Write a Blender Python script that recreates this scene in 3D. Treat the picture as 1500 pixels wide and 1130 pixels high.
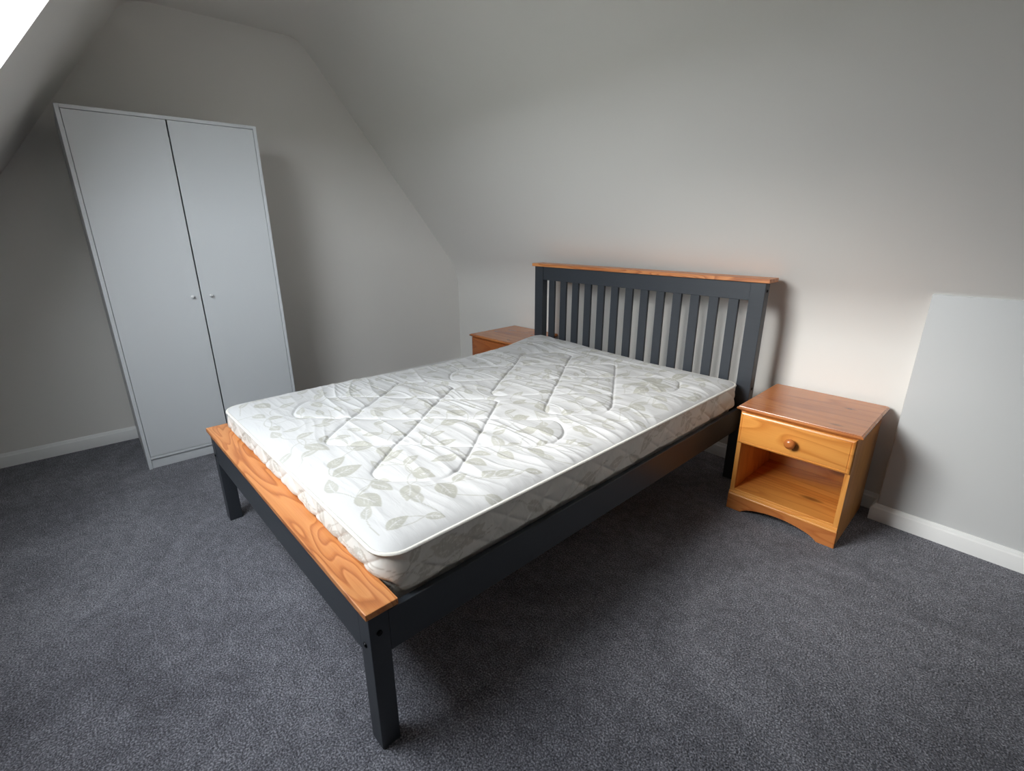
import bpy, bmesh, math, random
import numpy as np
from mathutils import Matrix, Vector

for o in list(bpy.data.objects):
    bpy.data.objects.remove(o)
SC = bpy.context.scene
COL = SC.collection

# ---------------------------------------------------------------- camera
cam_d = bpy.data.cameras.new('camera')
cam_d.sensor_fit = 'HORIZONTAL'
cam_d.sensor_width = 36.0
cam_d.lens = 708.475 * 36.0 / 1500.0
cam_d.clip_start = 0.02
cam = bpy.data.objects.new('camera', cam_d)
COL.objects.link(cam)
_R = Vector((0.658419, 0.752643, -0.003609))
_U = Vector((-0.231864, 0.207394, 0.950383))
_F = Vector((-0.716048, 0.624913, -0.311062))
_C = Vector((3.61355, -2.5217, 1.23303))
cam.matrix_world = Matrix(((_R.x, _U.x, -_F.x, _C.x), (_R.y, _U.y, -_F.y, _C.y),
                           (_R.z, _U.z, -_F.z, _C.z), (0, 0, 0, 1)))
SC.camera = cam

# ---------------------------------------------------------------- sky, sun, exposure
SKY = 15.3
SUN = 7.6
EXPOSURE = 0.0
world = bpy.data.worlds.new('overcast_sky')
SC.world = world
world.use_nodes = True
bg = world.node_tree.nodes['Background']
bg.inputs['Color'].default_value = (0.90, 0.95, 1.0, 1)
bg.inputs['Strength'].default_value = SKY
SC.view_settings.view_transform = 'Standard'
SC.view_settings.look = 'None'
SC.view_settings.gamma = 1.0
SC.view_settings.use_curve_mapping = False
SC.view_settings.exposure = EXPOSURE

# room numbers (metres): x along the headboard wall, y into it, z up
KNEE = 0.877            # height of the low wall behind the bed
S1 = 1.2905             # rise of the roof slope behind the bed
S2 = 1.347              # rise of the window slope
YF = -3.1695            # low wall on the window side
CEIL = 2.386
XR = 5.3                # far gable on the camera's right
WX0, WX1 = 1.39, 2.62   # roof window opening
WZ0, WZ1 = 1.19, 1.97
WD = 0.30               # depth of its reveal
BOXX, BOXY = 3.268, -0.095

if SUN > 0:
    sl = bpy.data.lights.new('hazy_sun', 'SUN')
    sl.energy = SUN
    sl.angle = math.radians(34)
    sl.color = (1.0, 0.97, 0.93)
    so = bpy.data.objects.new('hazy_sun', sl)
    COL.objects.link(so)
    so.rotation_euler = Vector((0.38, 1.0, -0.62)).to_track_quat('-Z', 'Y').to_euler()

# portal in the roof window opening: only guides the sampling of the sky
_n2 = Vector((0, -S2, 1)).normalized()
_t2 = Vector((0, 1, S2)).normalized()
def slope2(x, z, out=0.0):
    y = YF + (z - KNEE) / S2
    return Vector((x, y, z)) + _n2 * out
pl = bpy.data.lights.new('window_portal', 'AREA')
pl.shape = 'RECTANGLE'
pl.size = WX1 - WX0
pl.size_y = (slope2(0, WZ1) - slope2(0, WZ0)).length
pl.cycles.is_portal = True
po = bpy.data.objects.new('window_portal', pl)
COL.objects.link(po)
_pc = slope2((WX0 + WX1) / 2, (WZ0 + WZ1) / 2, WD + 0.01)
_z = _n2
_x = Vector((1, 0, 0))
_y = _z.cross(_x)
po.matrix_world = Matrix(((_x.x, _y.x, _z.x, _pc.x), (_x.y, _y.y, _z.y, _pc.y), (_x.z, _y.z, _z.z, _pc.z), (0, 0, 0, 1)))

# ---------------------------------------------------------------- helpers
def lin(c):
    return tuple(((v / 255 + 0.055) / 1.055) ** 2.4 if v > 10 else v / 255 / 12.92 for v in c) + (1.0,)

class NT:
    def __init__(self, name):
        self.m = bpy.data.materials.new(name)
        self.m.use_nodes = True
        self.t = self.m.node_tree
        self.p = self.t.nodes['Principled BSDF']
    def n(self, kind, ins=None, **kw):
        nd = self.t.nodes.new(kind)
        for k, v in kw.items():
            setattr(nd, k, v)
        for k, v in (ins or {}).items():
            if isinstance(v, bpy.types.NodeSocket):
                self.t.links.new(v, nd.inputs[k])
            else:
                nd.inputs[k].default_value = v
        return nd
    def link(self, a, b):
        self.t.links.new(a, b)
    def set(self, **kw):
        for k, v in kw.items():
            s = self.p.inputs[k.replace('_', ' ')]
            if isinstance(v, bpy.types.NodeSocket):
                self.t.links.new(v, s)
            else:
                s.default_value = v
        return self
    def math(self, op, a, b=0.0):
        nd = self.n('ShaderNodeMath', operation=op)
        for i, v in enumerate((a, b)):
            if isinstance(v, bpy.types.NodeSocket):
                self.t.links.new(v, nd.inputs[i])
            else:
                nd.inputs[i].default_value = v
        return nd.outputs[0]
    def mix(self, fac, a, b):
        nd = self.n('ShaderNodeMix', data_type='RGBA')
        for s, v in ((nd.inputs[0], fac), (nd.inputs[6], a), (nd.inputs[7], b)):
            if isinstance(v, bpy.types.NodeSocket):
                self.t.links.new(v, s)
            else:
                s.default_value = v
        return nd.outputs[2]
    def ramp(self, fac, stops):
        nd = self.n('ShaderNodeValToRGB')
        self.t.links.new(fac, nd.inputs[0])
        el = nd.color_ramp.elements
        while len(el) < len(stops):
            el.new(0.5)
        for e, (p, c) in zip(el, stops):
            e.position = p
            e.color = c
        return nd.outputs[0]
    def bump(self, h, strength, dist):
        nd = self.n('ShaderNodeBump', {'Height': h, 'Strength': strength, 'Distance': dist})
        self.t.links.new(nd.outputs[0], self.p.inputs['Normal'])
        return nd

def g(v):
    return (v, v, v, 1)

def mat_paint(name, col, rough=0.6, bump=0.15):
    k = NT(name)
    tc = k.n('ShaderNodeTexCoord').outputs['Object']
    n1 = k.n('ShaderNodeTexNoise', {'Vector': tc, 'Scale': 240.0, 'Detail': 3.0})
    n2 = k.n('ShaderNodeTexNoise', {'Vector': tc, 'Scale': 1.6, 'Detail': 3.0})
    c = k.mix(k.math('MULTIPLY', n2.outputs[0], 0.5), tuple(v * 0.97 for v in col[:3]) + (1,), col)
    k.set(Base_Color=c, Roughness=rough)
    k.bump(n1.outputs[0], bump, 0.0006)
    return k.m

def mat_carpet():
    k = NT('carpet_pile')
    tc = k.n('ShaderNodeTexCoord').outputs['Object']
    fine = k.n('ShaderNodeTexNoise', {'Vector': tc, 'Scale': 210.0, 'Detail': 2.0, 'Roughness': 0.6})
    tuft = k.n('ShaderNodeTexVoronoi', {'Vector': tc, 'Scale': 190.0})
    mid = k.n('ShaderNodeTexNoise', {'Vector': tc, 'Scale': 26.0, 'Detail': 3.0, 'Roughness': 0.65})
    big = k.n('ShaderNodeTexNoise', {'Vector': tc, 'Scale': 2.2, 'Detail': 2.0, 'Distortion': 1.2})
    a = k.math('ADD', k.math('MULTIPLY', fine.outputs[0], 0.72), k.math('MULTIPLY', mid.outputs[0], 0.18))
    a = k.math('ADD', a, k.math('MULTIPLY', big.outputs[0], 0.16))
    c = k.ramp(a, [(0.36, lin((44, 44, 48))), (0.53, lin((104, 104, 112))), (0.70, lin((176, 176, 184)))])
    k.set(Base_Color=c, Roughness=0.95)
    k.p.inputs['Specular IOR Level'].default_value = 0.1
    k.p.inputs['Sheen Weight'].default_value = 0.15
    h = k.math('ADD', fine.outputs[0], k.math('MULTIPLY', tuft.outputs['Distance'], -0.6))
    h = k.math('ADD', h, k.math('MULTIPLY', mid.outputs[0], 0.8))
    k.bump(h, 0.9, 0.006)
    return k.m

def mat_pine(name, axis, pale, mid, dark, ring=9.0, warp=2.2, knots=0.0, rough=0.32, seed=0.0, contrast=1.0, al=0.9, ac=7.0):
    """Pine with growth bands running along one axis and optional knots."""
    k = NT(name)
    tc = k.n('ShaderNodeTexCoord').outputs['Object']
    sc = [ac, ac, ac]
    sc['xyz'.index(axis)] = al
    mp = k.n('ShaderNodeMapping', {'Vector': tc, 'Scale': sc, 'Location': (seed, seed * 1.7, seed * 0.6)}).outputs[0]
    base = k.n('ShaderNodeTexNoise', {'Vector': mp, 'Scale': 1.25, 'Detail': 1.5, 'Roughness': 0.4, 'Distortion': warp * 0.25})
    w = k.math('MULTIPLY', base.outputs[0], ring)
    fr = k.math('FRACT', w)
    band = k.ramp(fr, [(0.0, g(0.0)), (0.55, g(0.35)), (0.86, g(1.0)), (1.0, g(0.05))])
    sc2 = [420.0] * 3
    sc2['xyz'.index(axis)] = 9.0
    mp2 = k.n('ShaderNodeMapping', {'Vector': tc, 'Scale': sc2}).outputs[0]
    fib = k.n('ShaderNodeTexNoise', {'Vector': mp2, 'Scale': 1.0, 'Detail': 2.0})
    broad = k.n('ShaderNodeTexNoise', {'Vector': mp, 'Scale': 0.6, 'Detail': 2.0})
    f = k.math('ADD', k.math('MULTIPLY', band, 0.62 * contrast), k.math('MULTIPLY', k.math('SUBTRACT', fib.outputs[0], 0.5), 0.4))
    f = k.math('ADD', f, k.math('MULTIPLY', k.math('SUBTRACT', broad.outputs[0], 0.45), 0.7))
    c = k.ramp(f, [(0.0, pale), (0.45, mid), (1.0, dark)])
    if knots > 0:
        sk = [9.0] * 3
        sk['xyz'.index(axis)] = 3.6
        mk = k.n('ShaderNodeMapping', {'Vector': tc, 'Scale': sk, 'Location': (seed * 3.1 + 0.3, 0.2, 0.7 + seed)}).outputs[0]
        vo = k.n('ShaderNodeTexVoronoi', {'Vector': mk, 'Scale': knots, 'Randomness': 1.0})
        kn = k.ramp(vo.outputs['Distance'], [(0.0, g(1.0)), (0.09, g(0.75)), (0.2, g(0.0))])
        pick = k.math('GREATER_THAN', k.n('ShaderNodeSeparateColor', {'Color': vo.outputs['Color']}).outputs[0], 0.45)
        kn = k.math('MULTIPLY', k.n('ShaderNodeRGBToBW', {'Color': kn}).outputs[0], pick)
        c = k.mix(k.math('MULTIPLY', kn, 0.75), c, tuple(v * 0.28 for v in dark[:3]) + (1,))
    k.set(Base_Color=c, Roughness=rough)
    k.p.inputs['Coat Weight'].default_value = 0.25
    k.p.inputs['Coat Roughness'].default_value = 0.25
    k.bump(fib.outputs[0], 0.12, 0.0006)
    return k.m

def mat_simple(name, col, rough=0.5, metallic=0.0, grain=0.0, gscale=(6, 120, 120), var=0.1):
    k = NT(name)
    tc = k.n('ShaderNodeTexCoord').outputs['Object']
    mp = k.n('ShaderNodeMapping', {'Vector': tc, 'Scale': gscale}).outputs[0]
    n1 = k.n('ShaderNodeTexNoise', {'Vector': mp, 'Scale': 1.0, 'Detail': 3.0})
    c = k.mix(n1.outputs[0], tuple(v * (1 - var) for v in col[:3]) + (1,), tuple(min(1, v * (1 + var)) for v in col[:3]) + (1,))
    k.set(Base_Color=c, Roughness=rough, Metallic=metallic)
    if grain:
        k.bump(n1.outputs[0], grain, 0.0008)
    return k.m

def mat_fabric(name, cloth, printed):
    k = NT(name)
    at = k.n('ShaderNodeAttribute', attribute_name='print').outputs['Fac']
    tc = k.n('ShaderNodeTexCoord').outputs['Object']
    weave = k.n('ShaderNodeTexNoise', {'Vector': tc, 'Scale': 700.0, 'Detail': 1.0})
    fold = k.n('ShaderNodeTexNoise', {'Vector': k.n('ShaderNodeMapping', {'Vector': tc, 'Scale': (7, 34, 20)}).outputs[0],
                                      'Scale': 1.0, 'Detail': 3.0, 'Distortion': 0.6})
    c = k.mix(at, cloth, printed)
    k.set(Base_Color=c, Roughness=0.62)
    k.p.inputs['Sheen Weight'].default_value = 0.15
    b1 = k.n('ShaderNodeBump', {'Height': fold.outputs[0], 'Strength': 0.35, 'Distance': 0.006})
    b2 = k.n('ShaderNodeBump', {'Height': weave.outputs[0], 'Strength': 0.1, 'Distance': 0.0006, 'Normal': b1.outputs[0]})
    k.link(b2.outputs[0], k.p.inputs['Normal'])
    return k.m

def mat_glass():
    k = NT('window_glass')
    out = k.t.nodes['Material Output']
    tr = k.n('ShaderNodeBsdfTransparent', {'Color': (0.95, 0.97, 0.97, 1)})
    gl = k.n('ShaderNodeBsdfGlossy', {'Roughness': 0.02})
    fc = k.n('ShaderNodeLayerWeight', {'Blend': 0.5}).outputs['Facing']
    fr = k.math('ADD', k.math('MULTIPLY', k.math('POWER', fc, 5.0), 0.9), 0.05)
    mx = k.n('ShaderNodeMixShader', {0: fr, 1: tr.outputs[0], 2: gl.outputs[0]})
    k.link(mx.outputs[0], out.inputs['Surface'])
    return k.m

M = {}
M['wall'] = mat_paint('wall_paint', lin((234, 231, 226)), 0.55)
M['wall_box'] = mat_paint('wall_paint_neutral', lin((206, 207, 207)), 0.55)
M['trim'] = mat_paint('trim_gloss_white', lin((241, 241, 240)), 0.35, 0.05)
M['carpet'] = mat_carpet()
M['dark'] = mat_simple('charcoal_paint', lin((52, 56, 62)), 0.36, 0.0, 0.25)
M['bolt'] = mat_simple('black_steel', lin((22, 22, 24)), 0.35, 0.8)
M['white_board'] = mat_simple('white_foil_board', lin((210, 213, 216)), 0.42, 0.0, 0.0, (2, 2, 2), 0.02)
M['knob_white'] = mat_simple('white_plastic', lin((225, 226, 226)), 0.3)
M['cap_foot'] = mat_pine('waxed_pine_cap', 'x', lin((212, 144, 86)), lin((194, 120, 65)), lin((152, 82, 40)), ring=15.0, warp=3.4, rough=0.45, contrast=1.1, al=1.3, ac=8.0)
M['pine_x'] = mat_pine('honey_pine_across', 'x', lin((226, 156, 78)), lin((206, 130, 58)), lin((158, 84, 34)), ring=8.0, knots=1.0, rough=0.28, seed=1.3, contrast=0.75)
M['pine_top'] = mat_pine('honey_pine_top', 'x', lin((196, 122, 66)), lin((174, 100, 50)), lin((118, 58, 26)), ring=8.0, knots=1.7, rough=0.25, seed=2.2, contrast=0.75)
M['pine_y'] = mat_pine('honey_pine_deep', 'y', lin((226, 160, 84)), lin((206, 136, 64)), lin((164, 92, 40)), ring=8.0, knots=0.7, rough=0.3, seed=3.7, contrast=0.7)
M['pine_z'] = mat_pine('honey_pine_upright', 'z', lin((222, 154, 78)), lin((202, 130, 60)), lin((158, 88, 38)), ring=8.0, knots=0.0, rough=0.3, seed=5.1, contrast=0.7)
M['pine_red'] = mat_pine('reddish_pine_across', 'x', lin((172, 98, 48)), lin((152, 78, 34)), lin((110, 50, 20)), ring=8.0, knots=1.0, rough=0.3, seed=6.3, contrast=0.75)
M['pine_redz'] = mat_pine('reddish_pine_upright', 'z', lin((172, 98, 48)), lin((152, 78, 34)), lin((110, 50, 20)), ring=8.0, rough=0.3, seed=7.3, contrast=0.75)
M['knob_pine'] = mat_pine('turned_pine', 'y', lin((190, 112, 56)), lin((168, 92, 42)), lin((128, 64, 28)), ring=7.0, rough=0.2, seed=4.4)
M['ticking'] = mat_fabric('mattress_ticking', lin((199, 198, 198)), lin((169, 167, 158)))
M['border'] = mat_fabric('mattress_border_ticking', lin((230, 227, 221)), lin((196, 191, 181)))
M['tape'] = mat_simple('mattress_tape', lin((226, 222, 214)), 0.7, 0.0, 0.2, (200, 200, 200))
M['glass'] = mat_glass()
M['ground'] = mat_simple('outside_ground', lin((92, 98, 84)), 0.9, 0, 0, (0.2, 0.2, 0.2))

def link(ob, parent=None):
    COL.objects.link(ob)
    if parent is not None:
        ob.parent = parent
    return ob

def finish(name, bm, mat, parent=None, smooth=None):
    bmesh.ops.recalc_face_normals(bm, faces=bm.faces)
    me = bpy.data.meshes.new(name)
    bm.to_mesh(me)
    bm.free()
    me.materials.append(mat)
    if smooth is not None:
        me.shade_smooth()
        me.set_sharp_from_angle(angle=math.radians(smooth))
    return link(bpy.data.objects.new(name, me), parent)

def add_box(bm, x0, x1, y0, y1, z0, z1, bevel=0.0, seg=2):
    r = bmesh.ops.create_cube(bm, size=1.0)
    vs = r['verts']
    for v in vs:
        v.co = Vector((x0 + (v.co.x + 0.5) * (x1 - x0), y0 + (v.co.y + 0.5) * (y1 - y0), z0 + (v.co.z + 0.5) * (z1 - z0)))
    if bevel > 0:
        es = list({e for v in vs for e in v.link_edges})
        bmesh.ops.bevel(bm, geom=es, offset=bevel, segments=seg, affect='EDGES', profile=0.5)

def box(name, x, y, z, mat, parent=None, bevel=0.002, seg=2):
    bm = bmesh.new()
    add_box(bm, x[0], x[1], y[0], y[1], z[0], z[1], bevel, seg)
    return finish(name, bm, mat, parent)

def lathe(name, prof, mat, parent, origin, axis, seg=24):
    """prof: (radius, distance along axis)."""
    bm = bmesh.new()
    ax = Vector(axis).normalized()
    u = ax.orthogonal().normalized()
    v = ax.cross(u)
    o = Vector(origin)
    rows = []
    for r, h in prof:
        if r < 1e-6:
            rows.append([bm.verts.new(o + ax * h)])
        else:
            rows.append([bm.verts.new(o + ax * h + (u * math.cos(2 * math.pi * i / seg) + v * math.sin(2 * math.pi * i / seg)) * r) for i in range(seg)])
    for a, b in zip(rows, rows[1:]):
        for i in range(seg):
            j = (i + 1) % seg
            if len(a) == 1:
                bm.faces.new((a[0], b[i], b[j]))
            elif len(b) == 1:
                bm.faces.new((a[i], a[j], b[0]))
            else:
                bm.faces.new((a[i], a[j], b[j], b[i]))
    if len(rows[0]) > 1:
        bm.faces.new(rows[0])
    if len(rows[-1]) > 1:
        bm.faces.new(rows[-1])
    return finish(name, bm, mat, parent, 40)

def sweep(name, path, prof, mat, side=1, parent=None):
    """Sweep a (offset, z) profile along a plan path with mitred corners; offset to the right of travel times side."""
    bm = bmesh.new()
    n = len(path)
    rings = []
    for i in range(n):
        p = Vector(path[i]).to_2d()
        ds = []
        if i > 0:
            ds.append((p - Vector(path[i - 1]).to_2d()).normalized())
        if i < n - 1:
            ds.append((Vector(path[i + 1]).to_2d() - p).normalized())
        ns = [Vector((d.y, -d.x)) * side for d in ds]
        if len(ns) == 1:
            m = ns[0]
        else:
            m = (ns[0] + ns[1]).normalized()
            m = m / max(0.2, m.dot(ns[0]))
        rings.append([bm.verts.new((p.x + m.x * o, p.y + m.y * o, z)) for o, z in prof])
    for a, b in zip(rings, rings[1:]):
        for i in range(len(prof)):
            j = (i + 1) % len(prof)
            bm.faces.new((a[i], a[j], b[j], b[i]))
    bm.faces.new(rings[0])
    bm.faces.new(rings[-1])
    return finish(name, bm, mat, parent, 30)

def structure(o):
    o['kind'] = 'structure'
    return o

def tag(o, label, cat, group=None):
    o['label'] = label
    o['category'] = cat
    if group:
        o['group'] = group
    return o

def empty(name, loc, rz=0.0):
    o = bpy.data.objects.new(name, None)
    o.empty_display_size = 0.1
    o.location = loc
    o.rotation_euler = (0, 0, rz)
    return link(o)

def quadmesh(name, faces, mat, parent=None):
    bm = bmesh.new()
    for f in faces:
        bm.faces.new([bm.verts.new(p) for p in f])
    bmesh.ops.remove_doubles(bm, verts=bm.verts, dist=1e-5)
    return finish(name, bm, mat, parent)

# ---------------------------------------------------------------- the room
structure(quadmesh('floor', [[(0, YF, 0), (XR, YF, 0), (XR, 0, 0), (0, 0, 0)]], M['carpet']))

def fillet(pts, radii, seg=10):
    out = [Vector(pts[0])]
    for i in range(1, len(pts) - 1):
        a, b, c = Vector(pts[i - 1]), Vector(pts[i]), Vector(pts[i + 1])
        u, v = (a - b).normalized(), (c - b).normalized()
        th = u.angle(v)
        r = radii[i]
        t = r / math.tan(th / 2)
        cen = b + (u + v).normalized() * (r / math.sin(th / 2))
        p0, p1 = b + u * t, b + v * t
        a0 = math.atan2(p0.y - cen.y, p0.x - cen.x)
        a1 = math.atan2(p1.y - cen.y, p1.x - cen.x)
        da = (a1 - a0 + math.pi) % (2 * math.pi) - math.pi
        for k in range(seg + 1):
            q = a0 + da * k / seg
            out.append(Vector((cen.x + r * math.cos(q), cen.y + r * math.sin(q))))
    out.append(Vector(pts[-1]))
    return out

yc1 = -(CEIL - KNEE) / S1
yc2 = YF + (CEIL - KNEE) / S2
prof = fillet([(0, 0), (0, KNEE), (yc1, CEIL), (yc2, CEIL), (YF, KNEE), (YF, 0)],
              [0, 0.45, 0.16, 0.22, 0.05, 0], 16)
# the low wall is the part below the first curve
structure(quadmesh('wall_back', [[(0, 0, 0), (BOXX, 0, 0), (BOXX, 0, prof[1].y), (0, 0, prof[1].y)]], M['wall']))
structure(quadmesh('wall_front', [[(0, YF, 0), (XR, YF, 0), (XR, YF, prof[-2].y), (0, YF, prof[-2].y)]], M['wall']))
cp = [(p.x, p.y) for p in prof[1:-1]]
# cut the window slope where the opening starts and ends
pts2 = []
for a, b in zip(cp, cp[1:]):
    pts2.append(a)
    if a[1] > WZ1 + 0.01 and b[1] < WZ0 - 0.01 and a[0] < -1.6:
        for zz in (WZ1, WZ0):
            pts2.append((YF + (zz - KNEE) / S2, zz))
pts2.append(cp[-1])
bm = bmesh.new()
xs = [0.0, WX0, WX1, XR]
rows = [[bm.verts.new((x, y, z)) for x in xs] for y, z in pts2]
for r0, r1, (y0, z0), (y1, z1) in zip(rows, rows[1:], pts2, pts2[1:]):
    for i in range(3):
        if i == 1 and abs(z0 - WZ1) < 1e-6 and abs(z1 - WZ0) < 1e-6:
            continue
        bm.faces.new((r0[i], r0[i + 1], r1[i + 1], r1[i]))
structure(finish('ceiling', bm, M['wall'], None, 30))
for nm, x in (('wall_left', 0.0), ('wall_right', XR)):
    structure(quadmesh(nm, [[(x, p.x, p.y) for p in prof]], M['wall']))
# boxed-out upright wall on the right
ztop = 0.982
bm = bmesh.new()
add_box(bm, BOXX, XR, BOXY, 0.02, 0, ztop + 0.004, 0.006, 3)
structure(finish('wall_boxed', bm, M['wall_box'], None, 35))

SK = [(0, 0), (0.018, 0), (0.018, 0.052), (0.0165, 0.055), (0.0165, 0.058), (0.014, 0.061), (0.0105, 0.064), (0.0095, 0.068), (0.006, 0.0745), (0.0, 0.076)]
structure(sweep('baseboard_left', [(0, YF, 0), (0, 0, 0)], SK, M['trim'], 1))
structure(sweep('baseboard_back', [(0.018, 0, 0), (BOXX, 0, 0)], SK, M['trim'], 1))
structure(sweep('baseboard_boxed', [(BOXX, -0.018, 0), (BOXX, BOXY, 0), (XR, BOXY, 0)], SK, M['trim'], 1))
structure(sweep('baseboard_front', [(XR, YF, 0), (0.018, YF, 0)], SK, M['trim'], 1))

# roof window: plastered reveal, sash and glass
win = structure(empty('window_1', slope2((WX0 + WX1) / 2, WZ0)))
def wl(v):
    return v - win.location
def w(x, z, o):
    return tuple(wl(slope2(x, z, o)))
D = WD
quadmesh('window_reveal', [
    [w(WX0, WZ0, 0), w(WX0, WZ1, 0), w(WX0, WZ1, D), w(WX0, WZ0, D)],
    [w(WX1, WZ0, 0), w(WX1, WZ1, 0), w(WX1, WZ1, D), w(WX1, WZ0, D)],
    [w(WX0, WZ0, 0), w(WX1, WZ0, 0), w(WX1, WZ0, D), w(WX0, WZ0, D)],
    [w(WX0, WZ1, 0), w(WX1, WZ1, 0), w(WX1, WZ1, D), w(WX0, WZ1, D)]], M['wall'], win)
def wbar(name, x0, x1, z0, z1, o0, o1):
    bm = bmesh.new()
    v = [bm.verts.new(w(x, z, o)) for x in (x0, x1) for z in (z0, z1) for o in (o0, o1)]
    for f in ((0, 1, 3, 2), (4, 6, 7, 5), (0, 4, 5, 1), (2, 3, 7, 6), (0, 2, 6, 4), (1, 5, 7, 3)):
        bm.faces.new([v[i] for i in f])
    return finish(name, bm, M['trim'], win)
F_ = 0.075
wbar('window_frame', WX0, WX0 + F_, WZ0, WZ1, D - 0.05, D)
wbar('window_frame', WX1 - F_, WX1, WZ0, WZ1, D - 0.05, D)
wbar('window_frame', WX0 + F_, WX1 - F_, WZ0, WZ0 + 0.04, D - 0.05, D)
wbar('window_frame', WX0 + F_, WX1 - F_, WZ1 - 0.04, WZ1, D - 0.05, D)
quadmesh('window_pane', [[w(WX0 + F_, WZ0 + 0.04, D - 0.02), w(WX1 - F_, WZ0 + 0.04, D - 0.02), w(WX1 - F_, WZ1 - 0.04, D - 0.02), w(WX0 + F_, WZ1 - 0.04, D - 0.02)]], M['glass'], win)
structure(quadmesh('ground_outside', [[(-60, -80, -5), (60, -80, -5), (60, 10, -5), (-60, 10, -5)]], M['ground']))

# unseen terrace, added to cut off low sky and darken the upper slope
hz, hr = 1.0, 3.3
structure(quadmesh('houses_low_sky_block', [
    [(-40, -15, -5), (40, -15, -5), (40, -15, hz), (-40, -15, hz)],
    [(-40, -15, hz), (40, -15, hz), (40, -18.5, hr), (-40, -18.5, hr)],
    [(-40, -18.5, hr), (40, -18.5, hr), (40, -22, hz), (-40, -22, hz)],
    [(-40, -22, hz), (40, -22, hz), (40, -22, -5), (-40, -22, -5)]], M['ground']))

# ---------------------------------------------------------------- bed frame
BX, BT = 1.984, 0.033
BYC = -1.24     # bed origin, distance from the wall along the bed's own axis
def bedpos(z=0.0):
    return (BX - math.sin(BT) * BYC, math.cos(BT) * BYC, z)
bed = tag(empty('bed_frame', bedpos(), BT), 'charcoal wooden double bed frame with slatted headboard and pine capping', 'bed')
def bb(name, x, y, z, mat, bevel=0.002, parent=bed):
    return box(name, x, (y[0] - BYC, y[1] - BYC), z, mat, parent, bevel)
# foot end
bb('foot_cap', (-0.713, 0.713), (-2.235, -2.154), (0.416, 0.4328), M['cap_foot'], 0.002)['label'] = 'orange pine capping board with wavy grain on the foot end'
bb('leg', (-0.714, -0.660), (-2.224, -2.174), (0, 0.416), M['dark'])
bb('leg', (0.643, 0.697), (-2.224, -2.174), (0, 0.416), M['dark'])
bb('foot_rail', (-0.660, 0.643), (-2.223, -2.199), (0.280, 0.416), M['dark'])
# sides
for s in (-1, 1):
    x = sorted((s * 0.697, s * 0.6785))
    bb('side_rail', x, (-2.174, -0.251), (0.283, 0.398), M['dark'])
# head end
for s in (-1, 1):
    bb('headboard_post', sorted((s * 0.720, s * 0.652)), (-0.251, -0.203), (0, 0.992), M['dark'])
bb('top_rail', (-0.652, 0.652), (-0.246, -0.220), (0.908, 0.992), M['dark'])
bb('bottom_rail', (-0.652, 0.652), (-0.246, -0.220), (0.34, 0.46), M['dark'])
slat0 = None
for k in range(-6, 7):
    if slat0 is None:
        slat0 = bb('slat', (-0.0235, 0.0235), (-0.240, -0.224), (0.45, 0.915), M['dark'], 0.0015)
        sl_ = slat0
    else:
        sl_ = link(slat0.copy(), bed)
    sl_.location.x = k * 0.0968
bb('headboard_cap', (-0.737, 0.737), (-0.262, -0.158), (0.992, 1.0103), M['cap_foot'], 0.002)['label'] = 'thin orange pine capping strip on the headboard'
b0 = None
for k in range(12):
    if b0 is None:
        b0 = box('base_slat', (-0.678, 0.678), (-0.035, 0.035), (0.300, 0.316), M['pine_x'], bed, 0.001)
        c_ = b0
    else:
        c_ = link(b0.copy(), bed)
    c_.location.y = -2.12 + k * 0.163 - BYC
# bolt heads
def bolt(o, ax):
    lathe('bolt', [(0.0, 0.0042), (0.0035, 0.0042), (0.0045, 0.0022), (0.0068, 0.0028), (0.0075, 0.001), (0.0078, -0.004)], M['bolt'], bed, (o[0], o[1] - BYC, o[2]), ax, 14)
bolt((0.668, -2.2235, 0.312), (0, -1, 0))
bolt((-0.688, -2.2235, 0.312), (0, -1, 0))
bolt((0.6965, -2.200, 0.352), (1, 0, 0))
for z in (0.955, 0.49):
    bolt((0.7195, -0.228, z), (1, 0, 0))

# ---------------------------------------------------------------- mattress
rng = np.random.default_rng(7)
def vnoise(u, v, seed):
    r = np.random.default_rng(seed)
    T = r.random((257, 257))
    iu = np.floor(u).astype(int)
    iv = np.floor(v).astype(int)
    fu, fv = u - iu, v - iv
    fu = fu * fu * (3 - 2 * fu)
    fv = fv * fv * (3 - 2 * fv)
    a, b = iu % 256, iv % 256
    return (T[a, b] * (1 - fu) + T[a + 1, b] * fu) * (1 - fv) + (T[a, b + 1] * (1 - fu) + T[a + 1, b + 1] * fu) * fv

def smooth01(x):
    x = np.clip(x, 0, 1)
    return x * x * (3 - 2 * x)

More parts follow.
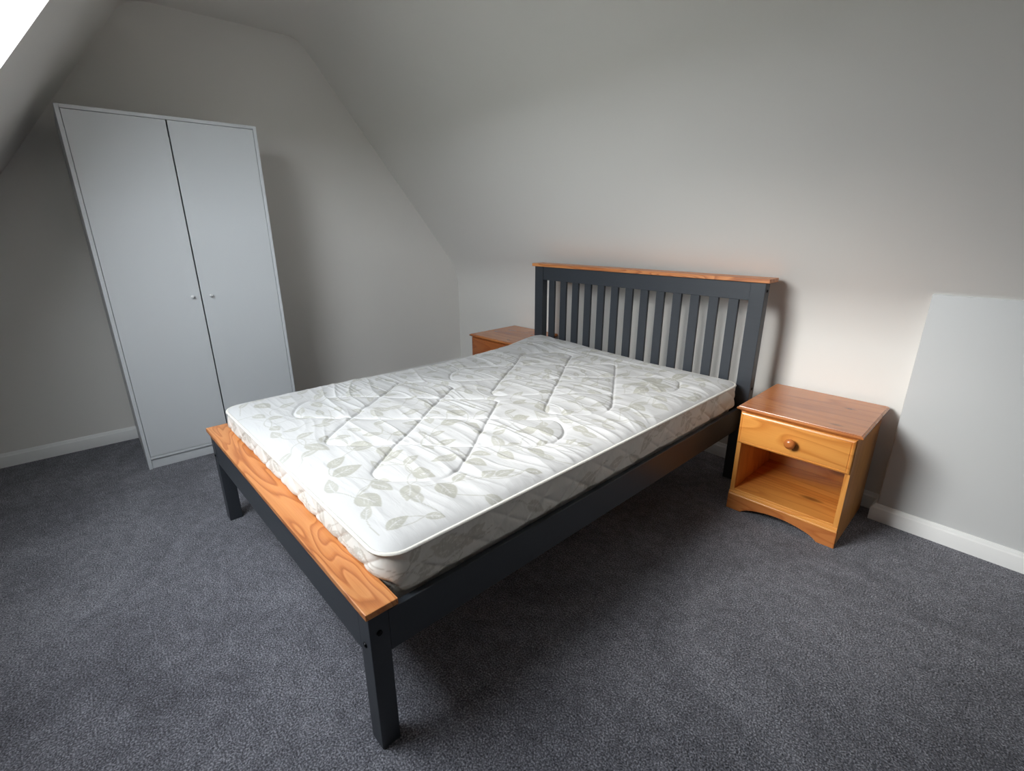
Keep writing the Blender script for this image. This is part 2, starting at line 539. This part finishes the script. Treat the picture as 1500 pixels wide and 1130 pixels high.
LEAVES = [(0.401,-2.091,0.495,-2.067),(0.450,-1.953,0.521,-2.005),(0.597,-2.108,0.581,-2.038),(0.368,-2.028,0.444,-2.003),(0.251,-2.090,0.241,-1.995),(0.196,-2.077,0.150,-2.008),(0.341,-1.902,0.312,-1.836),(0.257,-1.930,0.245,-1.849),(-0.026,-2.068,0.069,-2.022),(-0.013,-1.969,0.011,-1.927),(-0.102,-2.066,-0.112,-2.003),(-0.021,-2.010,-0.057,-1.980),(0.125,-1.968,0.131,-1.891),(0.067,-1.958,0.131,-1.891),(0.203,-1.915,0.183,-1.868),(0.349,-2.019,0.390,-1.972),(-0.417,-1.886,-0.344,-1.881),(-0.430,-1.825,-0.390,-1.784),(-0.565,-2.066,-0.480,-2.035),(-0.366,-2.079,-0.343,-2.030),(-0.273,-2.099,-0.238,-2.090),(0.390,-1.908,0.423,-1.868),(0.501,-1.889,0.598,-1.905),(0.525,-1.853,0.510,-1.794),(0.395,-1.745,0.376,-1.832),(0.200,-1.713,0.208,-1.670),(0.272,-1.730,0.291,-1.668),(0.253,-1.782,0.311,-1.774),(0.468,-1.631,0.544,-1.633),(0.435,-1.743,0.516,-1.720),(0.401,-1.694,0.465,-1.660),(0.417,-1.404,0.395,-1.487),(0.353,-1.552,0.356,-1.505),(0.587,-1.745,0.590,-1.672),(0.564,-1.776,0.559,-1.723),(0.166,-1.889,0.243,-1.905),(0.399,-1.911,0.458,-1.870),(-0.032,-1.810,-0.029,-1.768),(0.193,-1.555,0.273,-1.547),(0.517,-1.496,0.513,-1.452),(0.511,-1.533,0.588,-1.541),(0.067,-1.833,0.032,-1.890),(0.095,-1.807,0.116,-1.766),(0.153,-1.635,0.173,-1.546),(0.064,-1.546,0.105,-1.480),(0.178,-1.290,0.178,-1.217),(0.278,-1.384,0.305,-1.335),(0.615,-1.655,0.643,-1.618),(0.610,-2.008,0.642,-1.970),(0.275,-1.581,0.305,-1.567),(0.124,-1.492,0.066,-1.542),(0.172,-1.286,0.199,-1.233),(0.238,-1.216,0.326,-1.236),(0.228,-1.383,0.236,-1.331),(0.290,-1.400,0.310,-1.328),(0.422,-1.412,0.393,-1.487),(0.423,-1.384,0.503,-1.413),(0.497,-1.288,0.572,-1.290),(0.578,-1.416,0.574,-1.372),(0.609,-1.399,0.633,-1.350),(0.377,-1.215,0.395,-1.175),(0.233,-1.021,0.272,-1.006),(0.312,-1.054,0.333,-1.007),(0.411,-1.126,0.457,-1.088),(0.544,-1.152,0.569,-1.126),(0.562,-1.201,0.619,-1.196),(-0.302,-0.703,-0.286,-0.643),(0.137,-1.095,0.171,-1.032),(-0.137,-0.510,-0.086,-0.500),(-0.092,-0.463,-0.058,-0.406),(-0.152,-0.368,-0.112,-0.303),(-0.435,-0.338,-0.408,-0.310),(0.179,-0.910,0.214,-0.902),(0.410,-0.654,0.352,-0.729),(0.435,-0.700,0.430,-0.807),(0.401,-0.634,0.354,-0.492),(0.413,-0.630,0.412,-0.481),(0.426,-0.651,0.513,-0.596),(0.435,-0.671,0.535,-0.683),(0.502,-0.558,0.562,-0.538),(0.530,-0.788,0.598,-0.803),(0.505,-0.935,0.591,-0.958),(0.490,-0.316,0.543,-0.311),(0.525,-0.427,0.603,-0.407),(0.438,-0.470,0.471,-0.370),(0.172,-0.432,0.261,-0.461),(0.349,-0.304,0.403,-0.284),(0.334,-0.427,0.365,-0.394),(0.068,-0.434,0.093,-0.367),(-0.046,-0.327,-0.013,-0.293),(0.257,-0.436,0.300,-0.427),(0.140,-0.522,0.172,-0.470),(0.275,-0.656,0.312,-0.618),(0.568,-0.870,0.649,-0.876),(0.599,-0.716,0.627,-0.698),(0.638,-0.700,0.653,-0.633),(0.292,-0.836,0.344,-0.851),(0.616,-1.077,0.637,-1.074)]
MW, MY0, MY1, RC = 0.674, -2.163, -0.262, 0.066   # half width, foot, head, corner radius
MZ, MB = 0.512, 0.318
def sag(x, y):
    """Slow rise and fall of the whole top: far edge dips in the middle, far head corner rides up."""
    left = smooth01((0.25 - x) / 0.95)
    t = (y - MY0) / (MY1 - MY0)
    dip = np.exp(-((t - 0.58) / 0.22) ** 2)
    up = smooth01((t - 0.82) / 0.18)
    return left * (-0.020 * dip + 0.030 * up)

class Print:
    def __init__(self, X, Y, step):
        self.X, self.Y, self.step = X, Y, step
        self.m = np.zeros_like(X)
        self.x0, self.y0 = X.min(), Y.min()
    def sl(self, x0, x1, y0, y1, pad):
        i0 = max(0, int((x0 - self.x0 - pad) / self.step[0]))
        i1 = min(self.X.shape[0], int((x1 - self.x0 + pad) / self.step[0]) + 2)
        j0 = max(0, int((y0 - self.y0 - pad) / self.step[1]))
        j1 = min(self.X.shape[1], int((y1 - self.y0 + pad) / self.step[1]) + 2)
        return slice(i0, max(i0, i1)), slice(j0, max(j0, j1))
    def leaf(self, bx, by, tx, ty, k=1.0, fat=0.27):
        L = math.hypot(tx - bx, ty - by)
        if L < 0.02:
            return
        s = self.sl(min(bx, tx), max(bx, tx), min(by, ty), max(by, ty), 0.06)
        X, Y = self.X[s] - bx, self.Y[s] - by
        if X.size == 0:
            return
        ux, uy = (tx - bx) / L, (ty - by) / L
        u = (X * ux + Y * uy) / L
        v = -X * uy + Y * ux
        v = v - 0.05 * L * np.sin(np.pi * np.clip(u, 0, 1))
        uc = np.clip(u, 1e-4, 1)
        hw = fat * L * np.sin(np.pi * uc ** 0.78) ** 0.85 * (1 - 0.25 * uc)
        e = 0.0014
        ins = smooth01((hw - np.abs(v)) / e + 0.5) * ((u > 0) & (u < 1))
        vein = smooth01((0.0016 - np.abs(v)) / 0.0012 + 0.5) * ((u > 0.02) & (u < 0.72))
        fan = np.zeros_like(v)
        for c in (0.25, 0.42, 0.58):
            q = np.abs((u - c) * L - np.abs(v) * 1.2)
            fan = np.maximum(fan, smooth01((0.0013 - q) / 0.001 + 0.5) * (np.abs(v) < hw * 0.62) * (np.abs(v) > 0))
        val = ins * (1 - 0.9 * np.maximum(vein, fan * 0.8)) * k
        self.m[s] = np.maximum(self.m[s], val)
    def stem(self, pts, wd=0.0013, k=0.9):
        for (x0, y0), (x1, y1) in zip(pts, pts[1:]):
            s = self.sl(min(x0, x1), max(x0, x1), min(y0, y1), max(y0, y1), 0.012)
            X, Y = self.X[s] - x0, self.Y[s] - y0
            if X.size == 0:
                continue
            dx, dy = x1 - x0, y1 - y0
            L2 = dx * dx + dy * dy + 1e-12
            t = np.clip((X * dx + Y * dy) / L2, 0, 1)
            d = np.hypot(X - t * dx, Y - t * dy)
            self.m[s] = np.maximum(self.m[s], smooth01((wd - d) / 0.0012 + 0.5) * k)

def curve3(p0, p1, bend, n=12):
    mx, my = (p0[0] + p1[0]) / 2, (p0[1] + p1[1]) / 2
    dx, dy = p1[0] - p0[0], p1[1] - p0[1]
    c = (mx - dy * bend, my + dx * bend)
    return [((1 - t) ** 2 * p0[0] + 2 * t * (1 - t) * c[0] + t * t * p1[0], (1 - t) ** 2 * p0[1] + 2 * t * (1 - t) * c[1] + t * t * p1[1]) for t in np.linspace(0, 1, n)]

def smooth_poly(pts, closed=False, n=6):
    P = [np.array(p, float) for p in pts]
    out = []
    m = len(P)
    for i in range(m if closed else m - 1):
        a = P[(i - 1) % m] if closed or i > 0 else P[i]
        b, c = P[i], P[(i + 1) % m]
        dd = P[(i + 2) % m] if closed or i + 2 < m else c
        for t in np.linspace(0, 1, n, endpoint=False):
            out.append(0.5 * ((2 * b) + (-a + c) * t + (2 * a - 5 * b + 4 * c - dd) * t * t + (-a + 3 * b - 3 * c + dd) * t ** 3))
    out.append(P[0] if closed else P[-1])
    return out

# stitching lines of the quilted top, one knot of loops used twice
KNOT = [
    [(0.084, -1.303), (0.03, -1.325), (-0.111, -1.449), (-0.298, -1.626), (-0.44, -1.765), (-0.482, -1.85), (-0.45, -1.925), (-0.37, -1.982), (-0.315, -1.982), (-0.27, -1.948), (-0.164, -1.841), (0.033, -1.642), (0.223, -1.453), (0.355, -1.318), (0.42, -1.29), (0.49, -1.33), (0.53, -1.42), (0.50, -1.495), (0.362, -1.651), (0.173, -1.839), (0.067, -1.951), (0.01, -1.998), (-0.03, -1.992), (-0.06, -1.963), (-0.167, -1.828), (-0.32, -1.618), (-0.425, -1.485), (-0.425, -1.42), (-0.36, -1.35), (-0.27, -1.308), (-0.205, -1.315), (-0.18, -1.345), (-0.111, -1.449), (0.016, -1.618), (0.174, -1.833), (0.276, -1.966), (0.315, -1.995), (0.365, -1.984), (0.43, -1.925), (0.476, -1.86), (0.465, -1.79), (0.366, -1.654), (0.222, -1.464), (0.115, -1.325)],
]
KNOTS = []
for kq in KNOT:
    KNOTS.append(smooth_poly(kq, True))
    KNOTS.append(smooth_poly([(x * 0.98 + 0.012, -1.243 + (y + 1.998) * 1.10) for x, y in kq], True))

def add_mesh_grid(name, P, mat, parent, prt, close_u=False):
    nu, nv = P.shape[:2]
    idx = np.arange(nu * nv).reshape(nu, nv)
    if close_u:
        a = idx
        b = np.roll(idx, -1, axis=0)
        F = np.stack([a[:, :-1], b[:, :-1], b[:, 1:], a[:, 1:]], -1).reshape(-1, 4)
    else:
        F = np.stack([idx[:-1, :-1], idx[1:, :-1], idx[1:, 1:], idx[:-1, 1:]], -1).reshape(-1, 4)
    me = bpy.data.meshes.new(name)
    me.vertices.add(nu * nv)
    me.vertices.foreach_set('co', P.reshape(-1).astype(np.float32))
    me.loops.add(F.size)
    me.loops.foreach_set('vertex_index', F.reshape(-1).astype(np.int32))
    me.polygons.add(len(F))
    me.polygons.foreach_set('loop_start', np.arange(0, F.size, 4, dtype=np.int32))
    me.polygons.foreach_set('loop_total', np.full(len(F), 4, dtype=np.int32))
    me.update(calc_edges=True)
    if prt is not None:
        at = me.attributes.new('print', 'FLOAT', 'POINT')
        at.data.foreach_set('value', prt.reshape(-1).astype(np.float32))
    me.materials.append(mat)
    me.shade_smooth()
    return link(bpy.data.objects.new(name, me), parent)

matt = tag(empty('mattress', bedpos(0.317), BT), 'white quilted double mattress with pale leaf print lying on the bed', 'mattress')
def mloc(P):
    Q = P.copy()
    Q[..., 1] -= BYC
    Q[..., 2] -= 0.317
    return Q

def rounded(xn, yn):
    """Rectangle grid pulled into a rounded-corner plan; returns distance to the edge too."""
    cy, hy = (MY0 + MY1) / 2, (MY1 - MY0) / 2
    X, Y = xn.copy(), yn - cy
    ax, ay = np.abs(X), np.abs(Y)
    a = np.clip((ax - (MW - RC)) / RC, 0, 1)
    b = np.clip((ay - (hy - RC)) / RC, 0, 1)
    m = (a > 0) & (b > 0)
    a2 = a * np.sqrt(1 - b * b / 2)
    b2 = b * np.sqrt(1 - a * a / 2)
    ax = np.where(m, MW - RC + a2 * RC, ax)
    ay = np.where(m, hy - RC + b2 * RC, ay)
    qx, qy = ax - (MW - RC), ay - (hy - RC)
    sd = np.hypot(np.maximum(qx, 0), np.maximum(qy, 0)) + np.minimum(np.maximum(qx, qy), 0) - RC
    return np.sign(X) * ax, np.sign(Y) * ay + cy, -sd

nx_, ny_ = 520, 734
gx, gy = np.meshgrid(np.linspace(-MW, MW, nx_), np.linspace(MY0, MY1, ny_), indexing='ij')
X, Y, E = rounded(gx, gy)
E = np.maximum(E, 0)
pr = Print(gx, gy, (2 * MW / (nx_ - 1), (MY1 - MY0) / (ny_ - 1)))
pr.X, pr.Y = X, Y
for i, (a, b, c, d_) in enumerate(LEAVES):
    L = math.hypot(c - a, d_ - b)
    if L > 0.105:
        f = 0.105 / L
        c, d_ = a + (c - a) * f, b + (d_ - b) * f
    elif L < 0.055:
        f = 0.055 / L
        c, d_ = a + (c - a) * f, b + (d_ - b) * f
    pr.leaf(a, b, c, d_, 0.9 + 0.1 * rng.random(), 0.28 + 0.10 * rng.random())
    # a thin stem from the leaf's foot to the nearest other leaf's foot
    oth = sorted(LEAVES, key=lambda q: (q[0] - a) ** 2 + (q[1] - b) ** 2)
    for q in oth[1:3]:
        if math.hypot(q[0] - a, q[1] - b) < 0.16:
            pr.stem(curve3((a, b), (q[0], q[1]), rng.uniform(-0.45, 0.45)))
# faint sprigs in the stretches between
r2 = random.Random(5)
for _ in range(1100):
    x, y = r2.uniform(-0.64, 0.64), r2.uniform(MY0 + 0.04, MY1 - 0.04)
    if min((x - (q[0] + q[2]) / 2) ** 2 + (y - (q[1] + q[3]) / 2) ** 2 for q in LEAVES) < 0.066 ** 2:
        continue
    an = r2.uniform(0, 2 * math.pi)
    L = r2.uniform(0.055, 0.085)
    LEAVES.append((x, y, x + L * math.cos(an), y + L * math.sin(an)))
    pr.leaf(x, y, x + L * math.cos(an), y + L * math.sin(an), 0.8, 0.26)
    pr.stem(curve3((x, y), (x - 0.08 * math.cos(an + 0.5), y - 0.08 * math.sin(an + 0.5)), r2.uniform(-0.5, 0.5)))
# distance to the stitching
DQ = np.full_like(X, 0.12)
for poly in KNOTS:
    for p, q in zip(poly, poly[1:]):
        s = pr.sl(min(p[0], q[0]), max(p[0], q[0]), min(p[1], q[1]), max(p[1], q[1]), 0.12)
        xx, yy = X[s] - p[0], Y[s] - p[1]
        dx, dy = q[0] - p[0], q[1] - p[1]
        t = np.clip((xx * dx + yy * dy) / (dx * dx + dy * dy + 1e-12), 0, 1)
        DQ[s] = np.minimum(DQ[s], np.hypot(xx - t * dx, yy - t * dy))
edge = 1 - np.exp(-E / 0.03)
z = MZ + 0.020 * edge + 0.004 * smooth01(E / 0.25)
puff = 0.0095 * (1 - np.exp(-DQ / 0.03)) - 0.004 * np.exp(-(DQ / 0.005) ** 2)
z += puff - 0.008
# cross-wise puckers, strongest between the stitching lines
un = Y * 17 + 3 * vnoise(X * 3 + 40, Y * 3 + 40, 3)
rid = 1 - np.abs(2 * vnoise(un + 60, X * 2.3 + 60, 11) - 1)
rid2 = 1 - np.abs(2 * vnoise(Y * 34 + 4 * vnoise(X * 4 + 30, Y * 4 + 30, 5) + 90, X * 3.6 + 20, 12) - 1)
calm = 0.35 + 0.65 * smooth01((Y - MY0 - 0.12) / 0.25)
z += edge * calm * (0.0065 * rid ** 2.5 + 0.004 * rid2 ** 2 - 0.003)
z += sag(X, Y)
top = add_mesh_grid('top_panel', mloc(np.stack([X, Y, z], -1)), M['ticking'], matt, pr.m)
top['label'] = 'quilted top with pale leaf print and looping stitch lines'

def perimeter(off, n):
    """Points along the rounded plan, offset outwards by off; arc-length spaced."""
    cy, hy = (MY0 + MY1) / 2, (MY1 - MY0) / 2
    P = []
    for sx, sy, a0 in ((1, 1, 0), (-1, 1, 90), (-1, -1, 180), (1, -1, 270)):
        for k in range(25):
            a = math.radians(a0 + 90 * k / 24)
            P.append((sx * (MW - RC) + (RC) * math.cos(a), cy + sy * (hy - RC) + (RC) * math.sin(a), math.cos(a), math.sin(a)))
    P.append(P[0])
    P = np.array(P)
    s = np.concatenate([[0], np.cumsum(np.hypot(np.diff(P[:, 0]), np.diff(P[:, 1])))])
    t = np.linspace(0, s[-1], n, endpoint=False)
    out = np.stack([np.interp(t, s, P[:, i]) for i in range(4)], -1)
    return out, t, s[-1]

PER, pt_, PL_ = perimeter(0, 1900)
nh = 56
tt = np.linspace(0, 1, nh)
S_, T_ = np.meshgrid(pt_, tt, indexing='ij')
topz = MZ + sag(PER[:, 0], PER[:, 1])
Zs = MB + (topz[:, None] - MB) * T_
H = Zs - MB
# diamond stitching on the border
c1 = np.abs(((S_ + H * 1.5) / 0.145) % 1 - 0.5) * 0.145
c2 = np.abs(((S_ - H * 1.5) / 0.145) % 1 - 0.5) * 0.145
DB = np.minimum(c1, c2)
bul = 0.006 * np.sin(np.pi * T_) + 0.006 * (1 - np.exp(-DB / 0.012)) * np.sin(np.pi * np.clip(T_, 0, 1)) ** 0.5
bul += 0.004 * (vnoise(S_ * 22 + 7, H * 40 + 5, 21) - 0.5) * np.sin(np.pi * T_)
bul -= 0.003
at_foot = smooth01((-PER[:, 3] - 0.25) / 0.5)[:, None]
low = smooth01((0.412 + 0.04 * at_foot - Zs) / (0.012 + 0.018 * at_foot))
bul = bul * (1 - low) - 0.0135 * low + 0.002 * low * np.minimum(DB / 0.012, 1)
pb = Print(S_, H, (PL_ / 1900, 0.194 / (nh - 1)))
r3 = random.Random(9)
for k in range(250):
    s0, h0 = r3.uniform(0.02, PL_ - 0.12), r3.uniform(0.01, 0.18)
    an = r3.uniform(-0.9, 0.9) + r3.choice((0, math.pi))
    L = r3.uniform(0.05, 0.085)
    pb.leaf(s0, h0, s0 + L * math.cos(an), h0 + L * math.sin(an), 0.8, 0.26)
    pb.stem(curve3((s0, h0), (s0 - 0.08 * math.cos(an), h0 - 0.05 * math.sin(an)), r3.uniform(-0.5, 0.5)))
PB = np.stack([PER[:, None, 0] + PER[:, None, 2] * bul, PER[:, None, 1] + PER[:, None, 3] * bul, Zs], -1)
add_mesh_grid('border_panel', mloc(PB), M['border'], matt, pb.m, True)
# taped edges
def tape(name, zoff, base, r):
    off = 0.001 if base == 'top' else -0.016
    per, _, _ = perimeter(0, 420)
    zz = (MZ + sag(per[:, 0], per[:, 1]) if base == 'top' else np.full(len(per), MB)) + zoff
    ang = np.linspace(0, 2 * math.pi, 9)[:-1]
    q = np.stack([per[:, None, 0] + per[:, None, 2] * (off + r * np.cos(ang)[None]), per[:, None, 1] + per[:, None, 3] * (off + r * np.cos(ang)[None]), zz[:, None] + r * 0.9 * np.sin(ang)[None]], -1)
    q = np.concatenate([q, q[:, :1]], 1)
    return add_mesh_grid(name, mloc(q), M['tape'], matt, None, True)
tape('edge_tape', 0.0, 'top', 0.0055)
tape('edge_tape', 0.004, 'bottom', 0.0045)
n_b = 30
gx2, gy2 = np.meshgrid(np.linspace(-MW, MW, n_b), np.linspace(MY0, MY1, n_b), indexing='ij')
X2, Y2, _e = rounded(gx2, gy2)
add_mesh_grid('under_panel', mloc(np.stack([X2 * 0.979, (Y2 - (MY0 + MY1) / 2) * 0.985 + (MY0 + MY1) / 2, np.full_like(X2, MB)], -1)), M['tape'], matt, None)

# ---------------------------------------------------------------- wardrobe
WY0, WW, WH, WFX, WT = -2.457, 0.7955, 1.745, 0.577, 0.016
WB = 0.022
wr = tag(empty('wardrobe', (WB, WY0 + WW / 2, 0)), 'tall white two-door wardrobe standing against the gable wall', 'wardrobe')
def wb(name, x, y, z, mat=M['white_board'], bevel=0.0008, parent=wr):
    return box(name, (x[0] - WB, x[1] - WB), (y[0] - (WY0 + WW / 2), y[1] - (WY0 + WW / 2)), z, mat, parent, bevel, 1)
y0, y1 = WY0, WY0 + WW
wb('side_panel', (WB, WFX), (y0, y0 + WT), (0, WH))
wb('side_panel', (WB, WFX), (y1 - WT, y1), (0, WH))
wb('top_panel', (WB, WFX), (y0 + WT, y1 - WT), (WH - WT, WH))
wb('bottom_panel', (WB, WFX), (y0 + WT, y1 - WT), (0.054, 0.068))
wb('plinth', (WFX - 0.022, WFX - 0.008), (y0 + WT, y1 - WT), (0, 0.054))
wb('back_panel', (WB, WB + 0.004), (y0 + WT, y1 - WT), (0.068, WH - WT))
ym = (y0 + y1) / 2
for s in (-1, 1):
    a, b = (y0 + WT + 0.0018, ym - 0.0031) if s < 0 else (ym + 0.0031, y1 - WT - 0.0018)
    # door hangs on its own origin so that its knob can be a sub-part
    dr = wb('door', (WFX - 0.0165, WFX - 0.0005), (a, b), (0.0705, WH - WT - 0.002))
    kb = lathe('knob', [(0.0048, -0.002), (0.0045, 0.006), (0.0075, 0.012), (0.0088, 0.016), (0.0080, 0.020), (0.0045, 0.0225), (0.0, 0.023)], M['knob_white'], dr,
               (WFX - WB, s * 0.0425, 0.894), (1, 0, 0), 18)

# ---------------------------------------------------------------- bedside cabinets
def bedside(loc, rz, label, front=None, upright=None):
    """Origin: floor, back-left corner of the top's plan moved to the middle of the base."""
    W, Dp, Hh = 0.460, 0.4526, 0.497
    front, upright = front or M['pine_x'], upright or M['pine_z']
    t = empty('bedside_cabinet', (loc[0] + math.cos(rz) * W / 2 + math.sin(rz) * Dp / 2, loc[1] + math.sin(rz) * W / 2 - math.cos(rz) * Dp / 2, 0), rz)
    tag(t, label, 'bedside cabinet', 'pine bedside cabinets')
    ox, oy = -W / 2, Dp / 2
    def nb(name, x, y, z, mat, bevel=0.0015, parent=t, seg=2):
        return box(name, (x[0] + ox, x[1] + ox), (y[0] + oy, y[1] + oy), z, mat, parent, bevel, seg)
    fy = -Dp + 0.018
    # top board with a stepped, rounded moulding on three sides
    bm = bmesh.new()
    lay = [(0.0165, 0.4735), (0.0150, 0.4765), (0.0115, 0.4785), (0.0105, 0.4810), (0.0075, 0.4825), (0.0020, 0.4835), (0.0, 0.4860), (0.0, 0.4900), (0.0025, 0.4935), (0.0070, 0.4950), (0.0078, 0.4970)]
    rings = [[bm.verts.new((x + ox, y + oy, zz)) for x, y in ((i, 0), (i, -Dp + i), (W - i, -Dp + i), (W - i, 0))] for i, zz in lay]
    for a, b in zip(rings, rings[1:]):
        for k in range(4):
            bm.faces.new((a[k], a[(k + 1) % 4], b[(k + 1) % 4], b[k]))
    bm.faces.new(rings[0])
    bm.faces.new(rings[-1])
    finish('top_board', bm, M['pine_top'], t, 30)
    nb('side_panel', (0.016, 0.034), (fy, -0.012), (0, 0.474), upright)
    nb('side_panel', (W - 0.034, W - 0.016), (fy, -0.012), (0, 0.474), upright)
    nb('back_panel', (0.034, W - 0.034), (-0.020, -0.014), (0.03, 0.474), M['pine_x'])
    nb('shelf', (0.034, W - 0.034), (fy + 0.004, -0.020), (0.082, 0.100), M['pine_x'])
    # moulding under the shelf
    bm = bmesh.new()
    pf = [(0.0, 0.072), (0.009, 0.072), (0.009, 0.076), (0.0065, 0.079), (0.0065, 0.083), (0.003, 0.0855), (0.003, 0.089), (0.0, 0.092)]
    e0 = [bm.verts.new((0.016 + ox, fy - o + oy, zz)) for o, zz in pf]
    e1 = [bm.verts.new((W - 0.016 + ox, fy - o + oy, zz)) for o, zz in pf]
    for k in range(len(pf)):
        j = (k + 1) % len(pf)
        bm.faces.new((e0[k], e0[j], e1[j], e1[k]))
    bm.faces.new(e0)
    bm.faces.new(e1)
    finish('moulding', bm, front, t, 30)
    # plinth with an arched cut-out
    bm = bmesh.new()
    out = [(0.014, 0.0), (0.014, 0.073), (W - 0.014, 0.073), (W - 0.014, 0.0), (W - 0.078, 0.0)]
    for k in range(0, 15):
        q = k / 14
        x = W - 0.083 - q * (W - 0.166)
        zz = 0.010 + 0.032 * math.sin(math.pi * q) ** 0.75
        out.append((x, zz))
    out.append((0.078, 0.0))
    fa = [bm.verts.new((x + ox, fy - 0.008 + oy, zz)) for x, zz in out]
    fb = [bm.verts.new((x + ox, fy + 0.010 + oy, zz)) for x, zz in out]
    bm.faces.new(fa)
    bm.faces.new(fb)
    for k in range(len(out)):
        j = (k + 1) % len(out)
        bm.faces.new((fa[k], fa[j], fb[j], fb[k]))
    bmesh.ops.bevel(bm, geom=[e for e in bm.edges if abs(e.verts[0].co.y - e.verts[1].co.y) < 1e-6 and e.verts[0].co.y < fy + oy], offset=0.002, segments=2, affect='EDGES')
    finish('plinth', bm, M['pine_top'], t, 30)
    # drawer: box behind a bevelled front
    dx0, dx1, dz0, dz1 = 0.019, W - 0.019, 0.331, 0.472
    bm = bmesh.new()
    lay = [(0.0, 0.0), (0.0, -0.008), (0.0025, -0.0105), (0.008, -0.0125), (0.0095, -0.0105), (0.0115, -0.0105), (0.0135, -0.0125), (0.016, -0.0132)]
    rings = [[bm.verts.new((x + ox, fy + o + oy, zz)) for x, zz in ((dx0 + i, dz0 + i), (dx1 - i, dz0 + i), (dx1 - i, dz1 - i), (dx0 + i, dz1 - i))] for i, o in lay]
    for a, b in zip(rings, rings[1:]):
        for k in range(4):
            bm.faces.new((a[k], a[(k + 1) % 4], b[(k + 1) % 4], b[k]))
    bm.faces.new(rings[0])
    bm.faces.new(rings[-1])
    dr = finish('drawer', bm, front, t, 25)
    nb('drawer_box', (0.04, W - 0.04), (fy + 0.001, -0.05), (0.338, 0.45), M['pine_y'], 0.001, dr)
    lathe('knob', [(0.0105, 0.0), (0.0090, 0.006), (0.0105, 0.010), (0.0180, 0.014), (0.0212, 0.020), (0.0208, 0.026), (0.0165, 0.0315), (0.0085, 0.0345), (0.0, 0.0353)],
          M['knob_pine'], dr, (W / 2 + ox, fy - 0.0128 + oy, 0.397), (0, -1, 0), 28)
    return t

bedside((2.760, -0.0510), 0.041, 'honey pine bedside cabinet with open shelf, standing beside the boxed wall')
bedside((0.777, -0.0240), 0.047, 'pine bedside cabinet in the far corner, mostly hidden behind the mattress', M['pine_red'], M['pine_redz'])
